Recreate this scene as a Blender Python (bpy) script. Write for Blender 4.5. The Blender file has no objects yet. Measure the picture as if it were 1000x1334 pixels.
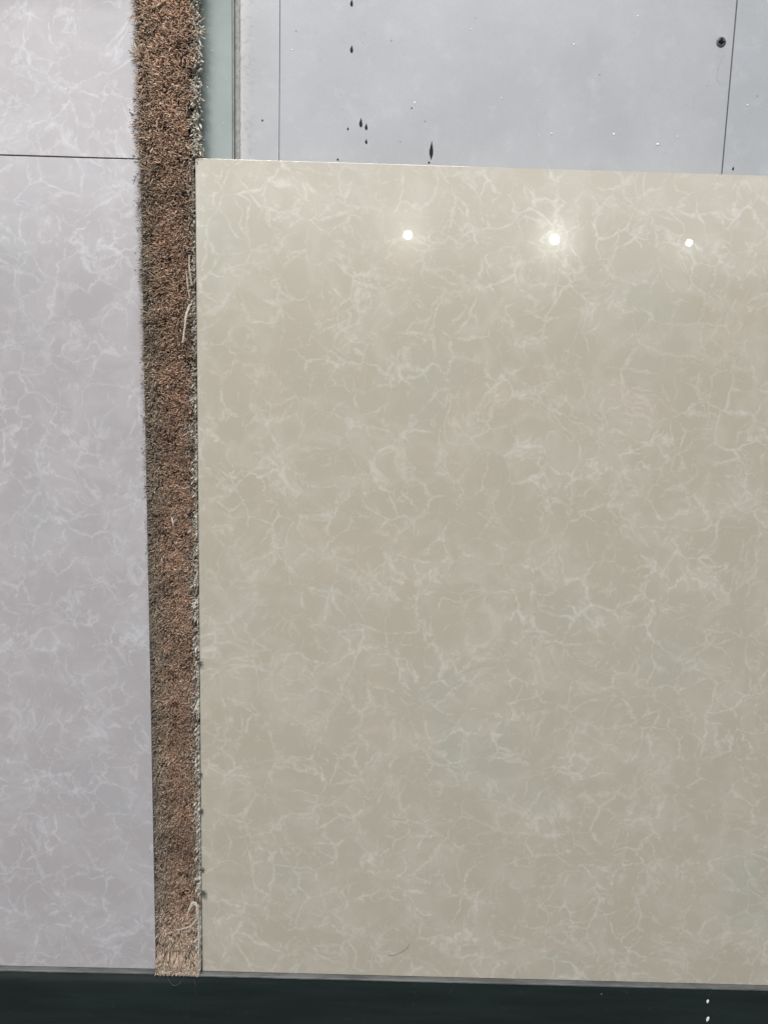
import bpy, bmesh, math, random
import numpy as np
from mathutils import Matrix, Vector, noise
random.seed(7); np.random.seed(7)
S = bpy.context.scene
C = S.collection

# ------------------------------------------------------------------ camera
cd = bpy.data.cameras.new('camera')
cd.sensor_fit = 'VERTICAL'; cd.sensor_height = 36.0; cd.lens = 980.0 * 36.0 / 1334.0
cd.clip_start = 0.02; cd.clip_end = 60
cam = bpy.data.objects.new('camera', cd); C.objects.link(cam)
# columns: right, view direction, up of the phone held 0.70 m from the wall, tilted 8.5 degrees down
Rw = Matrix(((0.9996128, 0.00885347, -0.02637942), (-0.00487568, 0.98909431, 0.14720286), (0.02739499, -0.14701725, 0.98875449)))
Rc = Matrix((Rw.col[0], Rw.col[2], -Rw.col[1])).transposed()
cam.matrix_world = Matrix.Translation((0.16881, -0.70445, 0.59308)) @ Rc.to_4x4()
S.camera = cam
S.view_settings.view_transform = 'Standard'; S.view_settings.look = 'None'
S.view_settings.exposure = 0.0; S.view_settings.gamma = 1.0

# ------------------------------------------------------------------ world and lamps
w = bpy.data.worlds.new('World'); S.world = w; w.use_nodes = True
bg = w.node_tree.nodes['Background']
bg.inputs['Color'].default_value = (0.93, 0.97, 1.0, 1); bg.inputs['Strength'].default_value = 0.19

def area(name, loc, aim, sx, sy, power, col):
    l = bpy.data.lights.new(name, 'AREA'); l.shape = 'RECTANGLE'; l.size = sx; l.size_y = sy
    l.energy = power; l.color = col
    o = bpy.data.objects.new(name, l); C.objects.link(o); o.location = loc
    o.rotation_euler = (Vector(aim) - Vector(loc)).to_track_quat('-Z', 'Y').to_euler()
    return o
area('ceiling_panel_light', (-0.15, -1.25, 2.35), (-0.15, -1.0, 0.0), 1.2, 0.7, 63, (1.0, 0.985, 0.97))
# the long lit shop ceiling, which whitens the upper part of the polished tiles
for (far, hgt, p) in ((8.5, 2.75, 160), (11.5, 2.77, 200), (16.0, 2.79, 210), (24.0, 2.81, 210), (38.0, 2.83, 220)):
    area('lit_ceiling', (0.3, -(4 + far) / 2, hgt), (0.3, -(4 + far) / 2 - .0001, 0.0), 12.0, far - 4, p, (0.94, 0.965, 1.0))
# three small round spot lamps across the shop, mirrored in the polished tile
for (x, z, p, r) in ((0.352, 1.89, 7.5, 0.034), (1.514, 1.888, 10.5, 0.035), (2.581, 1.895, 3, 0.026)):
    l = bpy.data.lights.new('spot_lamp', 'POINT'); l.energy = p; l.shadow_soft_size = r
    l.color = (1, 1, 1) if r > .035 else (0.95, 1, 0.88)
    o = bpy.data.objects.new('spot_lamp', l); C.objects.link(o); o.location = (x, -5.5, z)

# ------------------------------------------------------------------ node helpers
class NT:
    def __init__(s, name):
        s.m = bpy.data.materials.new(name); s.m.use_nodes = True
        s.t = s.m.node_tree; s.b = s.t.nodes['Principled BSDF']
        s.co = s.t.nodes.new('ShaderNodeTexCoord').outputs['Object']
    def n(s, typ, ins=None, **kw):
        x = s.t.nodes.new(typ)
        for k, v in kw.items(): setattr(x, k, v)
        for k, v in (ins or {}).items():
            if isinstance(v, bpy.types.NodeSocket): s.t.links.new(v, x.inputs[k])
            else: x.inputs[k].default_value = v
        return x
    def noise(s, vec, scale, detail=3, rough=0.55, dist=0.0):
        x = s.n('ShaderNodeTexNoise', {'Vector': vec, 'Scale': scale, 'Detail': detail, 'Roughness': rough, 'Distortion': dist})
        return x
    def math(s, op, a, b=0.0, c=0.0, clamp=False):
        return s.n('ShaderNodeMath', {0: a, 1: b, 2: c}, operation=op, use_clamp=clamp).outputs[0]
    def mapr(s, v, a, b, c, d, smooth=True):
        return s.n('ShaderNodeMapRange', {0: v, 1: a, 2: b, 3: c, 4: d}, interpolation_type='SMOOTHSTEP' if smooth else 'LINEAR').outputs[0]
    def mix(s, f, a, b, blend='MIX'):
        x = s.n('ShaderNodeMix', data_type='RGBA', blend_type=blend)
        for i, v in ((0, f), (6, a), (7, b)):
            if isinstance(v, bpy.types.NodeSocket): s.t.links.new(v, x.inputs[i])
            else: x.inputs[i].default_value = v if i == 0 else (*v, 1)
        return x.outputs[2]
    def warp(s, vec, scale, amt, detail=2):
        c = s.noise(vec, scale, detail).outputs['Color']
        d = s.n('ShaderNodeVectorMath', {0: c, 1: (0.5, 0.5, 0.5)}, operation='SUBTRACT').outputs[0]
        e = s.n('ShaderNodeVectorMath', {0: d, 'Scale': amt}, operation='SCALE').outputs[0]
        return s.n('ShaderNodeVectorMath', {0: vec, 1: e}, operation='ADD').outputs[0]
    def set(s, **kw):
        for k, v in kw.items():
            k = k.replace('_', ' ')
            if isinstance(v, bpy.types.NodeSocket): s.t.links.new(v, s.b.inputs[k])
            else: s.b.inputs[k].default_value = v if not isinstance(v, tuple) else (*v, 1)
    def bump(s, h, strength, dist):
        s.t.links.new(s.n('ShaderNodeBump', {'Height': h, 'Strength': strength, 'Distance': dist}).outputs[0], s.b.inputs['Normal'])

def tile_mat(name, seed, base, dark, tint1, tint2, vein, k=1.0):
    """polished stone-look porcelain: clouded body with a crackle of pale torn veins"""
    m = NT(name)
    rnd = m.n('ShaderNodeObjectInfo').outputs['Random']      # every tile is printed from its own piece of the pattern
    sh = m.n('ShaderNodeCombineXYZ', {0: m.math('MULTIPLY', rnd, 9.0), 1: 0.0, 2: m.math('MULTIPLY', rnd, 5.0)}).outputs[0]
    off = m.n('ShaderNodeVectorMath', {0: m.co, 1: seed}, operation='ADD').outputs[0]
    off = m.n('ShaderNodeVectorMath', {0: off, 1: sh}, operation='ADD').outputs[0]
    w1 = m.warp(off, 14, 0.045, 2); w2 = m.warp(w1, 60, 0.013, 3); w3 = m.warp(w2, 240, 0.0050, 3)
    big = m.noise(off, 7.5, 3).outputs[0]; mid = m.noise(w1, 17, 4, .6).outputs[0]
    col = m.mix(m.mapr(mid, .34, .66, 0, 1), dark, base)
    col = m.mix(m.math('MULTIPLY', m.mapr(big, .52, .70, 0, 1), .75), col, tint1)
    t2 = m.noise(w1, 12, 3).outputs[0]
    col = m.mix(m.math('MULTIPLY', m.mapr(t2, .52, .70, 0, 1), .8), col, tint2)
    def crackle(vec, scale, wlo, whi, nscale, lo, hi):
        e = m.n('ShaderNodeTexVoronoi', {'Vector': vec, 'Scale': scale}, feature='DISTANCE_TO_EDGE').outputs['Distance']
        nz = m.noise(w1, nscale, 3, .65).outputs[0]
        wd = m.mapr(nz, lo, hi, wlo, whi)
        r = m.math('DIVIDE', e, wd)
        v = m.mapr(r, 0.0, 1.0, 1, 0)
        return m.math('MULTIPLY', v, m.mapr(nz, lo - .02, lo + .14, 0, 1)), nz
    v1, n1 = crackle(w3, 37, .026, .13, 30, .40, .74)
    v2, n2 = crackle(w3, 70, .045, .18, 42, .47, .76)
    v3, n3 = crackle(w3, 17, .012, .055, 24, .44, .72)
    soft, _ = crackle(w2, 34, .10, .50, 17, .42, .72)
    brush = m.noise(m.warp(w2, 40, .02), 150, 5, .72).outputs[0]
    tear = m.mapr(brush, .34, .60, .22, 1)
    v = m.math('MAXIMUM', m.math('MULTIPLY', v1, .95), m.math('MULTIPLY', v2, .65))
    v = m.math('MAXIMUM', v, m.math('MULTIPLY', v3, .8))
    v = m.math('MULTIPLY', v, tear)
    v = m.math('ADD', m.math('MULTIPLY', m.math('MULTIPLY', v, m.mapr(m.noise(off, 9, 3, .6).outputs[0], .36, .60, .62, 1.05)), .58 * k), m.math('MULTIPLY', m.math('MULTIPLY', soft, m.mapr(brush, .3, .62, .4, 1)), .17 * k), clamp=True)
    wisp = m.mapr(m.noise(w3, 95, 5, .7, .6).outputs[0], .60, .76, 0, .10 * k)
    v = m.math('ADD', v, wisp, clamp=True)
    col = m.mix(v, col, vein)
    fine = m.mapr(m.noise(off, 900, 2).outputs[0], .3, .7, .975, 1.025)
    col = m.mix(1.0, col, m.n('ShaderNodeCombineColor', {0: fine, 1: fine, 2: fine}).outputs[0], 'MULTIPLY')
    m.set(Base_Color=col, Roughness=m.mapr(m.noise(off, 7, 4, .6).outputs[0], .35, .65, .11, .135), Coat_Weight=.30, Coat_Roughness=.012)
    m.b.inputs['Specular IOR Level'].default_value = .45
    m.bump(m.noise(off, 30, 1).outputs[0], .02, .002)
    return m.m

M = {}
M['beige'] = tile_mat('beige_marble_tile', (3.1, 0, 8.2), (.462, .420, .342), (.444, .402, .325), (.430, .417, .346), (.468, .414, .336), (.63, .605, .54), 1.0)  # first tint is greenish: reflections of green surroundings painted into the tile colour
M['grey'] = tile_mat('grey_marble_tile', (11.3, 4, 1.7), (.432, .404, .412), (.408, .382, .391), (.434, .396, .400), (.406, .398, .402), (.60, .597, .61), 1.0)

def board_mat(name, base, k=1.0, crumb=False):
    m = NT(name)
    a = m.noise(m.co, 9, 4, .6).outputs[0]; b = m.noise(m.co, 55, 5, .65).outputs[0]; f = m.noise(m.co, 700, 3, .6).outputs[0]
    d = tuple(c * .88 for c in base); l = tuple(min(1, c * 1.08) for c in base)
    col = m.mix(m.mapr(a, .3, .7, 0, 1), d, base)
    col = m.mix(m.mapr(b, .5, .75, 0, .6), col, l)
    col = m.mix(m.mapr(f, .35, .65, .10, 0), col, tuple(c * .6 for c in base))
    # faint dirty scuffs and pin holes
    sc = m.noise(m.warp(m.co, 30, .03), 24, 6, .75).outputs[0]
    col = m.mix(m.mapr(sc, .60, .74, 0, .22), col, tuple(c * .62 for c in base))
    vd = m.n('ShaderNodeTexVoronoi', {'Vector': m.co, 'Scale': 62.0}).outputs['Distance']
    pit = m.math('MULTIPLY', m.mapr(vd, .035, .075, 1, 0), m.mapr(m.noise(m.co, 14, 2).outputs[0], .48, .56, 0, .6))
    col = m.mix(pit, col, (.16, .16, .17))
    if crumb:
        x = m.n('ShaderNodeSeparateXYZ', {0: m.co}).outputs[0]
        cr = m.math('MULTIPLY', m.mapr(x, .036, .052, 1, 0), m.mapr(m.noise(m.co, 260, 4, .7).outputs[0], .52, .64, 0, .75))
        col = m.mix(cr, col, (.24, .23, .22))
        col = m.mix(m.math('MULTIPLY', m.mapr(x, .037, .047, 1, 0), .35), col, (.62, .60, .56))
    m.set(Base_Color=col, Roughness=.62); m.b.inputs['Specular IOR Level'].default_value = .3
    m.bump(f, .15, .0006)
    return m.m
M['board_mid'] = board_mat('grey_cement_board', (.440, .450, .468))
M['board_left'] = board_mat('pale_cement_board', (.448, .453, .466), crumb=True)
M['board_right'] = board_mat('grey_cement_board_b', (.436, .450, .470))

def plain(name, col, rough=.6, spec=.3, nscale=80, amt=.25, metal=0.0, bump=.0):
    m = NT(name)
    n = m.noise(m.co, nscale, 5, .65).outputs[0]
    c = m.mix(m.mapr(n, .3, .7, 0, 1), tuple(x * (1 - amt) for x in col), tuple(min(1, x * (1 + amt)) for x in col))
    m.set(Base_Color=c, Roughness=rough, Metallic=metal); m.b.inputs['Specular IOR Level'].default_value = spec
    if bump: m.bump(n, bump, .001)
    return m.m
M['glass'] = plain('grey_green_glass', (.262, .303, .287), .2, .5, 30, .06)
M['glass_edge'] = plain('dark_glass_edge', (.22, .235, .23), .4, .5, 60, .2)
M['sealant'] = plain('grey_sealant', (.30, .295, .28), .75, .2, 240, .18, bump=.5)
M['black_paint'] = plain('black_paint', (.016, .017, .019), .75, .2, 300, .3)
M['white_paint'] = plain('white_plaster', (.82, .82, .82), .7, .3, 300, .05)
M['wall'] = plain('shadowed_wall', (.015, .014, .013), .9, .1, 40, .3)  # near-black so the seams stay dark; shade put into the wall's colour
M['screw'] = plain('blackened_steel', (.085, .087, .09), .42, .5, 900, .35, .5)
M['screw_dark'] = plain('screw_recess', (.008, .008, .008), .8, .1)  # shade of the hollow put into the colour; the cross itself stands proud
M['core'] = plain('tile_body', (.5, .48, .44), .8, .2)
M['hair'] = plain('dark_hair', (.07, .055, .045), .5, .3)
M['thread'] = plain('cream_thread', (.66, .61, .52), .8, .2, 500, .15)
M['lint'] = plain('dark_lint', (.10, .085, .07), .9, .1, 500, .3)
M['backing'] = plain('jute_backing', (.06, .048, .035), .95, .1, 300, .5)

def ledge_mat():
    m = NT('dark_green_laminate')
    st = m.n('ShaderNodeVectorMath', {0: m.co, 1: (.35, 1, 3)}, operation='MULTIPLY').outputs[0]
    a = m.noise(st, 18, 4, .6).outputs[0]; f = m.noise(m.co, 420, 3, .6).outputs[0]
    c = m.mix(m.mapr(a, .3, .7, 0, 1), (.0098, .0155, .0155), (.0155, .0232, .0228))
    du = m.noise(m.warp(m.co, 60, .02), 90, 5, .75).outputs[0]
    c = m.mix(m.mapr(du, .61, .80, 0, .45), c, (.09, .10, .098))
    z = m.n('ShaderNodeSeparateXYZ', {0: m.co}).outputs[2]
    x = m.n('ShaderNodeSeparateXYZ', {0: m.co}).outputs[0]
    # dusty worn band along the top of the board, left of the carpet
    du2 = m.math('MULTIPLY', m.mapr(z, -.013, -.005, 0, .55), m.mapr(x, -.05, .02, 1, .12))
    c = m.mix(m.math('MULTIPLY', du2, m.mapr(a, .35, .6, .4, 1)), c, (.05, .06, .058))
    vd = m.n('ShaderNodeTexVoronoi', {'Vector': m.co, 'Scale': 45.0}).outputs['Distance']
    sp = m.math('MULTIPLY', m.mapr(vd, .02, .06, 1, 0), m.mapr(m.noise(m.co, 20, 2).outputs[0], .52, .6, 0, .8))
    c = m.mix(sp, c, (.22, .23, .22))
    m.set(Base_Color=c, Roughness=m.mapr(f, .3, .7, .5, .68)); m.b.inputs['Specular IOR Level'].default_value = .18
    m.bump(f, .2, .0004)
    return m.m
M['ledge'] = ledge_mat()
def trim_mat():
    m = NT('grey_metal_trim')
    st = m.n('ShaderNodeVectorMath', {0: m.co, 1: (.25, 1, 1)}, operation='MULTIPLY').outputs[0]
    a = m.noise(st, 60, 5, .7).outputs[0]
    c = m.mix(m.mapr(a, .35, .65, 0, 1), (.085, .09, .088), (.165, .17, .165))
    m.set(Base_Color=c, Roughness=.55, Metallic=.1)
    m.bump(m.noise(m.co, 300, 4).outputs[0], .3, .0006)
    return m.m
M['trim'] = trim_mat()

# ------------------------------------------------------------------ object helpers
def link(o, parent=None):
    C.objects.link(o)
    if parent: o.parent = parent
    return o
def tag(o, label=None, cat=None, group=None, kind=None):
    for k, v in (('label', label), ('category', cat), ('group', group), ('kind', kind)):
        if v: o[k] = v
    return o
def empty(name, label, cat, group=None):
    return tag(link(bpy.data.objects.new(name, None)), label, cat, group)
def from_bm(name, bm, mats, parent=None, smooth=False):
    me = bpy.data.meshes.new(name); bm.to_mesh(me); bm.free()
    for mm in (mats if isinstance(mats, (list, tuple)) else [mats]): me.materials.append(mm)
    if smooth:
        for p in me.polygons: p.use_smooth = True
    return link(bpy.data.objects.new(name, me), parent)
def box(bm, x0, x1, y0, y1, z0, z1, bevel=0.0, seg=2):
    r = bmesh.ops.create_cube(bm, size=1.0)
    for v in r['verts']:
        v.co = Vector(((x0 + x1) / 2 + v.co.x * (x1 - x0), (y0 + y1) / 2 + v.co.y * (y1 - y0), (z0 + z1) / 2 + v.co.z * (z1 - z0)))
    if bevel:
        bmesh.ops.bevel(bm, geom=list({e for v in r['verts'] for e in v.link_edges}), offset=bevel, segments=seg, affect='EDGES', profile=.6)
def boxobj(name, b, mat, parent=None, bevel=0.0):
    bm = bmesh.new(); box(bm, *b, bevel=bevel); return from_bm(name, bm, mat, parent)

# ------------------------------------------------------------------ setting
tag(boxobj('wall', (-1.3, 1.6, .030, .080, -.6, 1.9), M['wall']), kind='structure')

# ------------------------------------------------------------------ tiles
def zt(x):
    """height of the ledge's top: it sags slightly to the right of the carpet"""
    return .0022 if x < -.05 else (.0022 + (x + .05) / .05 * -.0013 if x < 0 else .0009 - .0050 * x)
def tile(name, x0, x1, z0, z1, mat, label, group=None):
    t = boxobj(name, (x0, x1, 0, .010, z0, z1), mat, None, .00025)
    if z0 < .01:
        for v in t.data.vertices:
            if v.co.z < .05: v.co.z += zt(v.co.x if x0 < -.1 else max(0.0, v.co.x)) + .0002 - z0
    return tag(t, label, 'tile', group)
tile('floor_tile', 0.0, .80, -.001, .800, M['beige'],
     'large polished beige marble-look tile on the dark ledge, mirroring three round lamps')
tile('floor_tile', -.849, -.0485, -.001, .7972, M['grey'],
     'pale grey veined tile standing on the ledge left of the carpet strip, below the joint', 'pale grey veined tiles left of the carpet')
tile('floor_tile', -.849, -.0490, .7983, 1.60, M['grey'],
     'pale grey veined tile above the thin dark joint at upper left', 'pale grey veined tiles left of the carpet')

# ------------------------------------------------------------------ boards behind
G = 'grey cement boards behind the beige tile'
def drip_bm(h, wd, y=.0178):
    """a run of paint: pointed above, round below, domed towards the viewer"""
    bm = bmesh.new(); n = 18; ring = []; pk = []
    for i in range(n):
        a = 2 * math.pi * i / n
        s, c = math.sin(a), math.cos(a)
        taper = (1 - abs(c)) ** .75 if (c > 0 or h > .012) else 1
        ring.append(bm.verts.new((s * wd / 2 * taper * (1 + .08 * math.sin(3 * a + h)), 0, c * (h * .62 if c > 0 else h * .38))))
    inner = [bm.verts.new((v.co.x * .6, -.00012, v.co.z * .6 - h * .03)) for v in ring]
    for i in range(n): bm.faces.new((ring[i], ring[(i + 1) % n], inner[(i + 1) % n], inner[i]))
    bm.faces.new(inner)
    bmesh.ops.recalc_face_normals(bm, faces=bm.faces)
    return bm
def drips(parent, lst):
    for (x, z, h, wd) in lst:
        o = from_bm('paint_drip', drip_bm(h, wd), M['black_paint'], parent, True); o.location = (x, .0178, z)
def specks(parent, pts):
    bm = bmesh.new()
    for (x, z, r) in pts:
        v = bmesh.ops.create_icosphere(bm, subdivisions=1, radius=1)['verts']
        r *= .78; sx, sz = r * random.uniform(.7, 1.2), r * random.uniform(.8, 1.5)
        for q in v: q.co = Vector((x + q.co.x * sx, .0179 + q.co.y * .00018, z + q.co.z * sz))
    tag(from_bm('plaster_specks', bm, M['white_paint'], parent, True), kind='stuff')
def board(x0, x1, mat, label, tilt=0.0):
    return tag(boxobj('cement_board', (x0, x1, .018, .0295, -.45, 1.7), mat, None, .0004), label, 'board', G)
b1 = board(.0362, .07115, M['board_left'], 'narrow pale grey board with a crumbly edge beside the green strip')
b2 = board(.0716, .47385, M['board_mid'], 'wide grey board with black paint drips and a black screw above the beige tile')
b3 = board(.4750, .95, M['board_right'], 'grey board at the upper right corner, right of the dark seam')
drips(b2, [(.1344, .938, .0062, .0026), (.1352, .9003, .0066, .0028), (.1448, .839, .0082, .0031), (.1497, .8359, .0058, .0026),
           (.1332, .8341, .0026, .0017), (.1500, .8235, .0045, .0022), (.2091, .8161, .0170, .0040), (.2073, .8075, .0022, .0020),
           (.1246, .8077, .0022, .0020), (.1901, .8533, .0016, .0013), (.357, .8862, .0010, .0010)])
drips(b1, [(.0563, .8391, .0020, .0017)])
drips(b3, [(.4841, .8101, .0036, .0019)])
wp = [(.241, .9205, .0008), (.3324, .9106, .0012), (.2704, .8641, .0008), (.3734, .8366, .0015), (.4137, .8292, .0018), (.3171, .8356, .0011),
      (.306, .8339, .0008), (.4313, .8363, .0011), (.3874, .9355, .0009), (.082, .8988, .0009), (.1927, .8579, .0012)]
for i in range(14): wp.append((random.uniform(.075, .47), random.uniform(.80, .96), random.uniform(.0002, .0005)))
specks(b2, wp)
specks(b3, [(.492, .8647, .0012)] + [(random.uniform(.478, .52), random.uniform(.80, .96), .0004) for i in range(3)])

# screw with a crossed recess, countersunk in the board
sc = empty('drywall_screw', 'black cross head screw sunk in the grey board near the upper right seam', 'screw')
sc.location = (.4632, .0178, .9163)
bm = bmesh.new()
rings = []
for (r, y) in ((.0043, -.0001), (.0041, -.0004), (.0032, -.0007), (.0020, -.0006), (.0014, -.0003)):
    rings.append([bm.verts.new((r * math.sin(a) * (1 + .03 * math.sin(5 * a)), y, r * math.cos(a))) for a in [2 * math.pi * i / 28 for i in range(28)]])
for A, B in zip(rings, rings[1:]):
    for i in range(28): bm.faces.new((A[i], A[(i + 1) % 28], B[(i + 1) % 28], B[i]))
bm.faces.new(rings[-1]); bmesh.ops.recalc_face_normals(bm, faces=bm.faces)
from_bm('screw_head', bm, M['screw'], sc)
bm = bmesh.new(); box(bm, -.0027, .0027, -.0014, -.0002, -.0006, .0006); box(bm, -.0006, .0006, -.0015, -.0003, -.0020, .0027)
from_bm('cross_recess', bm, M['screw_dark'], sc)

# ------------------------------------------------------------------ glass strip
gs = empty('glass_strip', 'upright grey-green glass strip between the carpet and the narrow board', 'strip')
boxobj('glass_face', (-.020, .0296, .0158, .0200, -.4, 1.7), M['glass'], gs, .0009)
boxobj('glass_edge', (.02975, .0312, .0166, .0290, -.4, 1.7), M['glass_edge'], gs, .0004)
def rough_strip(name, x0, x1, y, z0, z1, mat, parent, amp):
    bm = bmesh.new(); n = 420; row = []
    for i in range(n + 1):
        z = z0 + (z1 - z0) * i / n
        a = x1 + amp * (noise.noise(Vector((z * 160, 0, 1))) + .6 * noise.noise(Vector((z * 520, 3, 1))))
        row.append([bm.verts.new((x0, y + .004, z)), bm.verts.new((x0 + .0003, y + .0012, z)), bm.verts.new(((x0 + a) / 2, y + .0009, z)),
                    bm.verts.new((a - .0008, y, z)), bm.verts.new((a, y + .0008, z)), bm.verts.new((a, y + .004, z))])
    for A, B in zip(row, row[1:]):
        for i in range(5): bm.faces.new((A[i], A[i + 1], B[i + 1], B[i]))
    bmesh.ops.recalc_face_normals(bm, faces=bm.faces)
    return from_bm(name, bm, mat, parent, True)
rough_strip('sealant_bead', .0313, .0366, .0172, .70, 1.1, M['sealant'], gs, .0005)
bm = bmesh.new()
for (x, z, r) in ((.0075, .8645, .0009), (.0085, .9100, .0006), (.0245, .872, .0005), (.022, .835, .0004), (.012, .895, .0004)):
    for q in bmesh.ops.create_icosphere(bm, subdivisions=1, radius=1)['verts']:
        q.co = Vector((x + q.co.x * r * .8, .0157 + q.co.y * .0003, z + q.co.z * r * 1.4))
tag(from_bm('plaster_specks', bm, M['white_paint'], gs, True), kind='stuff')

# ------------------------------------------------------------------ ledge
ld = empty('display_ledge', 'dark green-black ledge carrying the tiles along the bottom', 'ledge')
LR = math.radians(0.05)
def loft(name, n, x0, x1, prof, mat):
    bm = bmesh.new(); row = []
    for i in range(n + 1):
        x = x0 + (x1 - x0) * i / n
        row.append([bm.verts.new((x, y, z)) for y, z in prof(x)])
    for A, B in zip(row, row[1:]):
        for i in range(len(A)): bm.faces.new((A[i], A[(i + 1) % len(A)], B[(i + 1) % len(A)], B[i]))
    bm.faces.new(row[0]); bm.faces.new(row[-1])
    bmesh.ops.recalc_face_normals(bm, faces=bm.faces)
    return from_bm(name, bm, mat, ld)
def board_prof(x):
    t = zt(x) - .0021
    return [(.0295, t), (-.0043, t), (-.0046, t - .0004), (-.0046, -.30), (.0295, -.30)]
def trim_prof(x):
    t = zt(x) - .0002 * (1 + noise.noise(Vector((x * 90, 2, 0))))
    f = -.0054 + .0003 * noise.noise(Vector((x * 60, 0, 0))) + .0003 * noise.noise(Vector((x * 300, 5, 0)))
    zb = zt(x) - .0019 + .0003 * noise.noise(Vector((x * 150, 9, 0)))
    return [(.0290, t), (f + .0007, t), (f, t - .0004), (f, zb), (f + .0009, zb), (.0290, zb)]
loft('ledge_board', 120, -1.2, 1.5, board_prof, M['ledge'])
loft('edge_trim', 700, -1.1, 1.4, trim_prof, M['trim'])
for (x, z, h, wd, an) in ((.5265, -.0172, .0044, .0026, -8), (.5284, -.0380, .0060, .0030, -14)):
    bm = bmesh.new()
    v = bmesh.ops.create_uvsphere(bm, u_segments=14, v_segments=8, radius=1)['verts']
    for q in v: q.co = Vector((q.co.x * wd / 2 * (1 + .15 * q.co.z), q.co.y * .0004, q.co.z * h / 2))
    o = from_bm('paint_mark', bm, M['white_paint'], ld, True); o.location = (x, -.0047, z - .001); o.rotation_euler.y = math.radians(-an)

# ------------------------------------------------------------------ yarn builder (numpy)
def yarns(name, P, R, col, sides, mat, parent):
    """P: (n, k, 3) centre lines, R: (n, k) radii, col: (n, 3) dye colours"""
    n, k, _ = P.shape
    T = np.gradient(P, axis=1); T /= np.linalg.norm(T, axis=2, keepdims=True) + 1e-12
    ref = np.random.normal(size=(n, 1, 3)); U = np.cross(T, ref); U /= np.linalg.norm(U, axis=2, keepdims=True) + 1e-12
    W = np.cross(T, U)
    a = np.arange(sides) * 2 * np.pi / sides
    V = P[:, :, None, :] + R[:, :, None, None] * (U[:, :, None, :] * np.cos(a)[None, None, :, None] + W[:, :, None, :] * np.sin(a)[None, None, :, None])
    V = V.reshape(-1, 3)
    base = (np.arange(n) * k * sides)[:, None, None]
    j = np.arange(k - 1)[None, :, None] * sides; s = np.arange(sides)[None, None, :]; s2 = (s + 1) % sides
    F = np.stack([base + j + s, base + j + s2, base + j + sides + s2, base + j + sides + s], -1).reshape(-1, 4)
    cap = (base[:, 0, 0][:, None] + (k - 1) * sides + np.arange(sides)[None, :])
    nq, nc = len(F), len(cap)
    me = bpy.data.meshes.new(name)
    me.vertices.add(len(V)); me.vertices.foreach_set('co', V.astype(np.float32).ravel())
    me.loops.add(nq * 4 + nc * sides)
    me.loops.foreach_set('vertex_index', np.concatenate([F.ravel(), cap.ravel()]).astype(np.int32))
    me.polygons.add(nq + nc)
    me.polygons.foreach_set('loop_start', np.concatenate([np.arange(nq) * 4, nq * 4 + np.arange(nc) * sides]).astype(np.int32))
    me.update(calc_edges=True)
    me.polygons.foreach_set('use_smooth', np.ones(nq + nc, bool))
    at = me.color_attributes.new('dye', 'FLOAT_COLOR', 'POINT')
    c4 = np.ones((n, k * sides, 4), np.float32); c4[:, :, :3] = col[:, None, :]
    at.data.foreach_set('color', c4.ravel())
    me.materials.append(mat); me.validate()
    return link(bpy.data.objects.new(name, me), parent)

m = NT('carpet_yarn')
at = m.n('ShaderNodeAttribute', attribute_name='dye').outputs['Color']
fz = m.mapr(m.noise(m.co, 1500, 2).outputs[0], .3, .7, .8, 1.18)
m.set(Base_Color=m.mix(1.0, at, m.n('ShaderNodeCombineColor', {0: fz, 1: fz, 2: fz}).outputs[0], 'MULTIPLY'), Roughness=.8)
m.b.inputs['Specular IOR Level'].default_value = .2
m.b.inputs['Sheen Weight'].default_value = .15
M['yarn'] = m.m

cs = empty('carpet_strip', 'long shaggy brown carpet strip hanging between grey tiles and beige tile', 'carpet')
boxobj('backing', (-.0460, -.0022, .0092, .0150, -.0012, 1.10), M['backing'], cs)

ZT = 1.04
def nz(x, z, s, seed): return noise.noise(Vector((x * s, z * s, seed)))
def clamp(a): return max(0., min(1., a))

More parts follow.
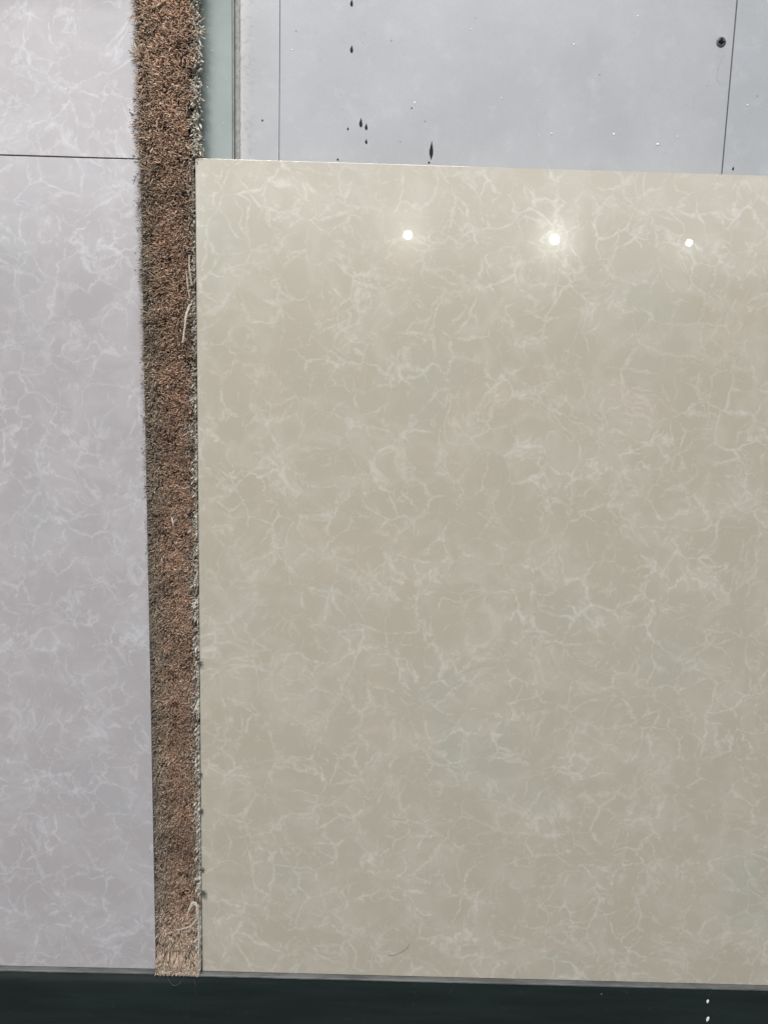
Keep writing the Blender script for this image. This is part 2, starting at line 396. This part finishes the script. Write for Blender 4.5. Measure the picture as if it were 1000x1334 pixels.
N = 60000
P = np.zeros((N, 5, 3)); R = np.zeros((N, 5)); K = np.zeros((N, 3))
brown = np.array((.400, .272, .190)); red = np.array((.398, .245, .164)); taupe = np.array((.335, .265, .195)); pale = np.array((.62, .52, .41))
tan = np.array((.64, .49, .37)); cream = np.array((.56, .52, .44)); deep = np.array((.06, .036, .024))
for i in range(N):
    u = random.random(); z = random.uniform(.003, ZT)
    x = -.0462 + .0442 * u
    up = clamp((z - .35) / .5)                      # the pile is fuller towards the top
    L = (.0098 + .0048 * up) * random.uniform(.80, 1.03) * (1 + .30 * nz(x, z, 90, 5))
    if u > .90 and random.random() < .75: L *= .45
    cx, cz = nz(x, z, 70, 1), nz(x, z, 70, 2)        # tufts lean together
    fx, fz_ = nz(x, z, 210, 3), nz(x, z, 210, 4)
    edgeL = clamp((.16 - u) / .16); edgeR = clamp((u - .88) / .12)
    dx = .8 * cx + 1.0 * fx + max(-.5, min(.5, random.gauss(0, .28))) - edgeL * (-.08 + .16 * up * clamp(.5 + 1.6 * nz(0, z, 28, 8))) + edgeR * (-.25 * (z > .805) - .25 * (z < .80))
    dz = .8 * cz + 1.0 * fz_ + random.gauss(0, .28) - .10
    if z < .06:
        dz -= 2.2 * (1 - z / .06)
    d = np.array((dx, -1.0, dz)); d /= np.linalg.norm(d)
    b = np.array((random.gauss(0, 1) + 1.2 * cx, .5 * random.random(), random.gauss(0, 1) - .45 + 1.2 * cz)) * .34
    p0 = np.array((x, .0092 - .0062 * clamp((.045 - z) / .04) - .002 * clamp((z - .78) / .1), z))
    for j in range(5):
        t = j / 4
        P[i, j] = p0 + L * (d * t + b * t * t * .55)
    if z < .805:   # trapped between the two tiles: the beige tile edge cuts the pile off cleanly
        lim = -.0017
        P[i, :, 0] = np.minimum(P[i, :, 0], lim - .0006 * random.random())
    if z < .022: P[i, :, 1] = P[i, :, 1] * 0 + np.minimum(P[i, :, 1], np.linspace(.002, -.0066 - .001 * random.random(), 5) * clamp((.030 - z) / .016)); P[i, :, 0] = x + (P[i, :, 0] - x) * .5
    if P[i, -1, 2] < .0044:
        P[i, :, 2] = np.maximum(P[i, :, 2], np.linspace(.0058, .0044 - .0044 * random.random() ** 1.5, 5))
    r = random.choice((.00028, .00035, .00042, .00049, .00058))
    R[i] = r * np.array((.8, .95, 1.1, 1.15, .75))
    tn = nz(x, z, 35, 11) + .5 * nz(x, z, 110, 12)
    c = brown * (1 - clamp(.5 + tn)) + red * clamp(.5 + tn)
    kl = clamp((.40 - u) / .30 + .5 * nz(x, z, 45, 13)); c = c * (1 - kl) + taupe * kl
    kr = clamp((u - .80) / .14 + .6 * nz(x, z, 60, 14)); c = c * (1 - .7 * kr) + (cream * .72) * .7 * kr
    kb = clamp((.075 - z) / .06); c = c * (1 - kb) + tan * kb
    ku = clamp((z - .74) / .12) * .45; c = c * (1 - ku) + np.array((.56, .39, .285)) * ku
    c = c * (.90 + .15 * kb + .60 * ku)
    c = c * math.exp(random.gauss(0, .28)) * (1 + .45 * nz(x, z, 24, 15))
    q = random.random()
    if q < .05: c = pale * random.uniform(.6, 1.05)
    elif q < .15: c = deep
    K[i] = np.clip(c, .01, .8)
tag(yarns('pile', P, R, K, 3, M['yarn'], cs), kind='stuff')

# pale cut loops along the right-hand edge
N = 2300
P = np.zeros((N, 5, 3)); R = np.zeros((N, 5)); K = np.zeros((N, 3))
for i in range(N):
    z = random.uniform(.004, ZT); g = nz(0, z, 60, 21)
    while z < .805 and g < random.uniform(-.35, .25):
        z = random.uniform(.004, ZT); g = nz(0, z, 60, 21)
    x = -.0030 + random.gauss(0, .0009) + (.0034 if z > .805 else 0.0)
    L = random.uniform(.0075, .0125) + .0025 * (z > .8) * (.75 if g < 0 else 1)
    d = np.array((random.gauss(.12, .25), -1, random.gauss(-.15, .40))); d /= np.linalg.norm(d)
    b = np.array((random.gauss(0, .6), .3, random.gauss(-.5, .8))) * .6
    for j in range(5):
        t = j / 4; P[i, j] = np.array((x, .0088 - .0055 * clamp((.045 - z) / .04), z)) + L * (d * t + b * t * t * .35)
    if z < .805: P[i, :, 0] = np.minimum(P[i, :, 0], -.0016)
    P[i, :, 2] = np.maximum(P[i, :, 2], -.001)
    r = random.uniform(.0004, .0009); R[i] = r * np.array((.7, .9, 1.1, 1.1, .6))
    k_ = clamp(1.0 + 1.2 * g) * random.uniform(.55, 1.15) * (1.05 if z > .805 else .95)
    K[i] = np.clip(np.array((.62, .59, .51)) * k_, .03, .8)
tag(yarns('edge_loops', P, R, K, 5, M['yarn'], cs), kind='stuff')

# fine fly-away hairs fanning over the grey tiles on the left and a few on the pile
N = 4600
P = np.zeros((N, 6, 3)); R = np.zeros((N, 6)); K = np.zeros((N, 3))
for i in range(N):
    z = random.random() ** .75 * ZT; left = random.random() < .62
    up = clamp((z - .25) / .5)
    x = -.046 + abs(random.gauss(0, .002)) if left else random.uniform(-.045, -.004)
    L = random.uniform(.006, .013) * (.55 + .45 * up)
    if left: d = np.array((-.35 - .55 * up * random.random() + .5 * nz(0, z, 50, 31), -.9, random.gauss(.0, .25) + .8 * nz(0, z, 25, 32)))
    else: d = np.array((random.gauss(0, .6), -1.0, random.gauss(-.1, .6)))
    d /= np.linalg.norm(d); b = np.array((-.4 * up if left else random.gauss(0, 1), .35, random.gauss(-.15, .5))) * .6
    for j in range(6):
        t = j / 5; P[i, j] = np.array((x, .003, z)) + L * (d * t + b * t * t * .5)
    if not left and z < .805: P[i, :, 0] = np.minimum(P[i, :, 0], -.0015)
    R[i] = random.uniform(.00007, .00018) * np.array((1, 1, 1, .9, .8, .4))
    K[i] = (np.array((.52, .44, .35)) if random.random() < .55 else np.array((.17, .13, .10))) * random.uniform(.6, 1.25)
tag(yarns('stray_fibres', P, R, K, 3, M['yarn'], cs), kind='stuff')

def frayed(pts, r, mat, parent, n=6, amp=.0009):
    for k in range(n):
        q = []
        for p in pts:
            w = p[3] if len(p) > 3 else 1
            q.append((p[0] + random.gauss(0, amp) * w, p[1] + random.gauss(0, amp * .5), p[2] + random.gauss(0, amp) * w, w * random.uniform(.6, 1.2)))
        thread(q, r * random.uniform(.25, .6), mat, parent)
def thread(pts, r, mat, parent, name='loose_thread', flat=1.0):
    cu = bpy.data.curves.new(name, 'CURVE'); cu.dimensions = '3D'
    s = cu.splines.new('NURBS'); s.points.add(len(pts) - 1); s.use_endpoint_u = True; s.order_u = 3; s.resolution_u = 5
    for q, p in zip(s.points, pts): q.co = (*p[:3], 1); q.radius = p[3] if len(p) > 3 else 1
    cu.bevel_depth = r; cu.bevel_resolution = 1; cu.use_fill_caps = True
    tmp = bpy.data.objects.new(name, cu); C.objects.link(tmp)
    bpy.context.view_layer.update()
    me = bpy.data.meshes.new_from_object(tmp.evaluated_get(bpy.context.evaluated_depsgraph_get()))
    bpy.data.objects.remove(tmp, do_unlink=True)
    me.materials.clear(); me.materials.append(mat)
    for p in me.polygons: p.use_smooth = True
    o = bpy.data.objects.new(name, me); link(o, parent)
    return o
Y = -.0085
frayed([(-.0072, Y, .702, .2), (-.0062, Y - .001, .697, .5), (-.0048, Y - .001, .685, .6), (-.0042, Y, .679, .3)], .0009, M['thread'], cs)
frayed([(-.0030, Y + .002, .674, .4), (-.0058, Y - .001, .671, 1.2), (-.0080, Y - .0015, .660, 1.0), (-.0086, Y - .001, .652, .7), (-.0104, Y, .640, .4)], .0010, M['thread'], cs)
frayed([(-.0040, Y + .001, .716, .5), (-.0052, Y, .706, .5), (-.0022, Y, .690, .5)], .0006, M['thread'], cs)
Y = -.0055
frayed([(-.0145, Y, .065, .3), (-.0125, Y - .001, .073, .8), (-.0088, Y - .001, .083, 1.3), (-.0050, Y - .001, .083, 1.2), (-.0040, Y, .074, .9), (-.0052, Y, .062, .6), (-.013, Y - .001, .054, .4), (-.027, Y, .0515, .2)], .0007, M['thread'], cs)
frayed([(-.0030, Y + .001, .080, .7), (-.0022, Y, .062, .8), (-.0028, Y, .040, .7), (-.0026, Y, .012, .6)], .0007, M['thread'], cs)
frayed([(.0000, -.0008, .8150, .9), (.0032, .004, .8105, 1.2), (.0056, .006, .8045, .8)], .0013, M['thread'], cs)
frayed([(-.024, Y - .001, .4795, .4), (-.022, Y - .002, .476, 1.), (-.0225, Y - .001, .472, .5)], .0006, M['thread'], cs)
for (x, z, s) in ((.0022, .0895, 1.0), (.0012, .116, .6), (.0008, .335, .6), (.001, .18, .5), (.0006, .22, .4)):
    for k in range(9):
        p = [(x - .004, -.002, z)]
        for j in range(4): p.append((x + random.gauss(.0005, .0018) * s, -.0016 - .001 * random.random(), z + random.gauss(0, .003) * s))
        if k == 0: pts0 = p
        thread(p, .00016, M['lint'], cs, 'lint_thread')
# curled loose ends at the foot, over the ledge
for pts in ([(-.034, -.009, -.004), (-.031, -.010, -.010), (-.024, -.010, -.011), (-.020, -.009, -.006)],
            [(-.0075, -.009, -.004), (-.0060, -.010, -.009), (-.0055, -.009, -.012)]):
    thread([(a, b + .003, c) for a, b, c in pts], .00022, M['lint'], cs, 'lint_thread')

# ------------------------------------------------------------------ hair lying on the tile
h = thread([(.1919, -.0003, .0231), (.1985, -.0004, .0242), (.2040, -.0005, .0266), (.2090, -.0005, .0300), (.2135, -.0003, .0352), (.2138, -.0003, .0375)], .00011, M['hair'], None, 'loose_hair')
tag(h, 'short curved dark hair stuck near the bottom edge of the beige tile', 'hair')
h2 = thread([(.4655, .0174, .905), (.4610, .0172, .893), (.4625, .0173, .884), (.4680, .0174, .880), (.4720, .0174, .883)], .00005, M['sealant'], None, 'loose_hair')
tag(h2, 'very fine curled grey fibre on the board just below the black screw', 'fibre')
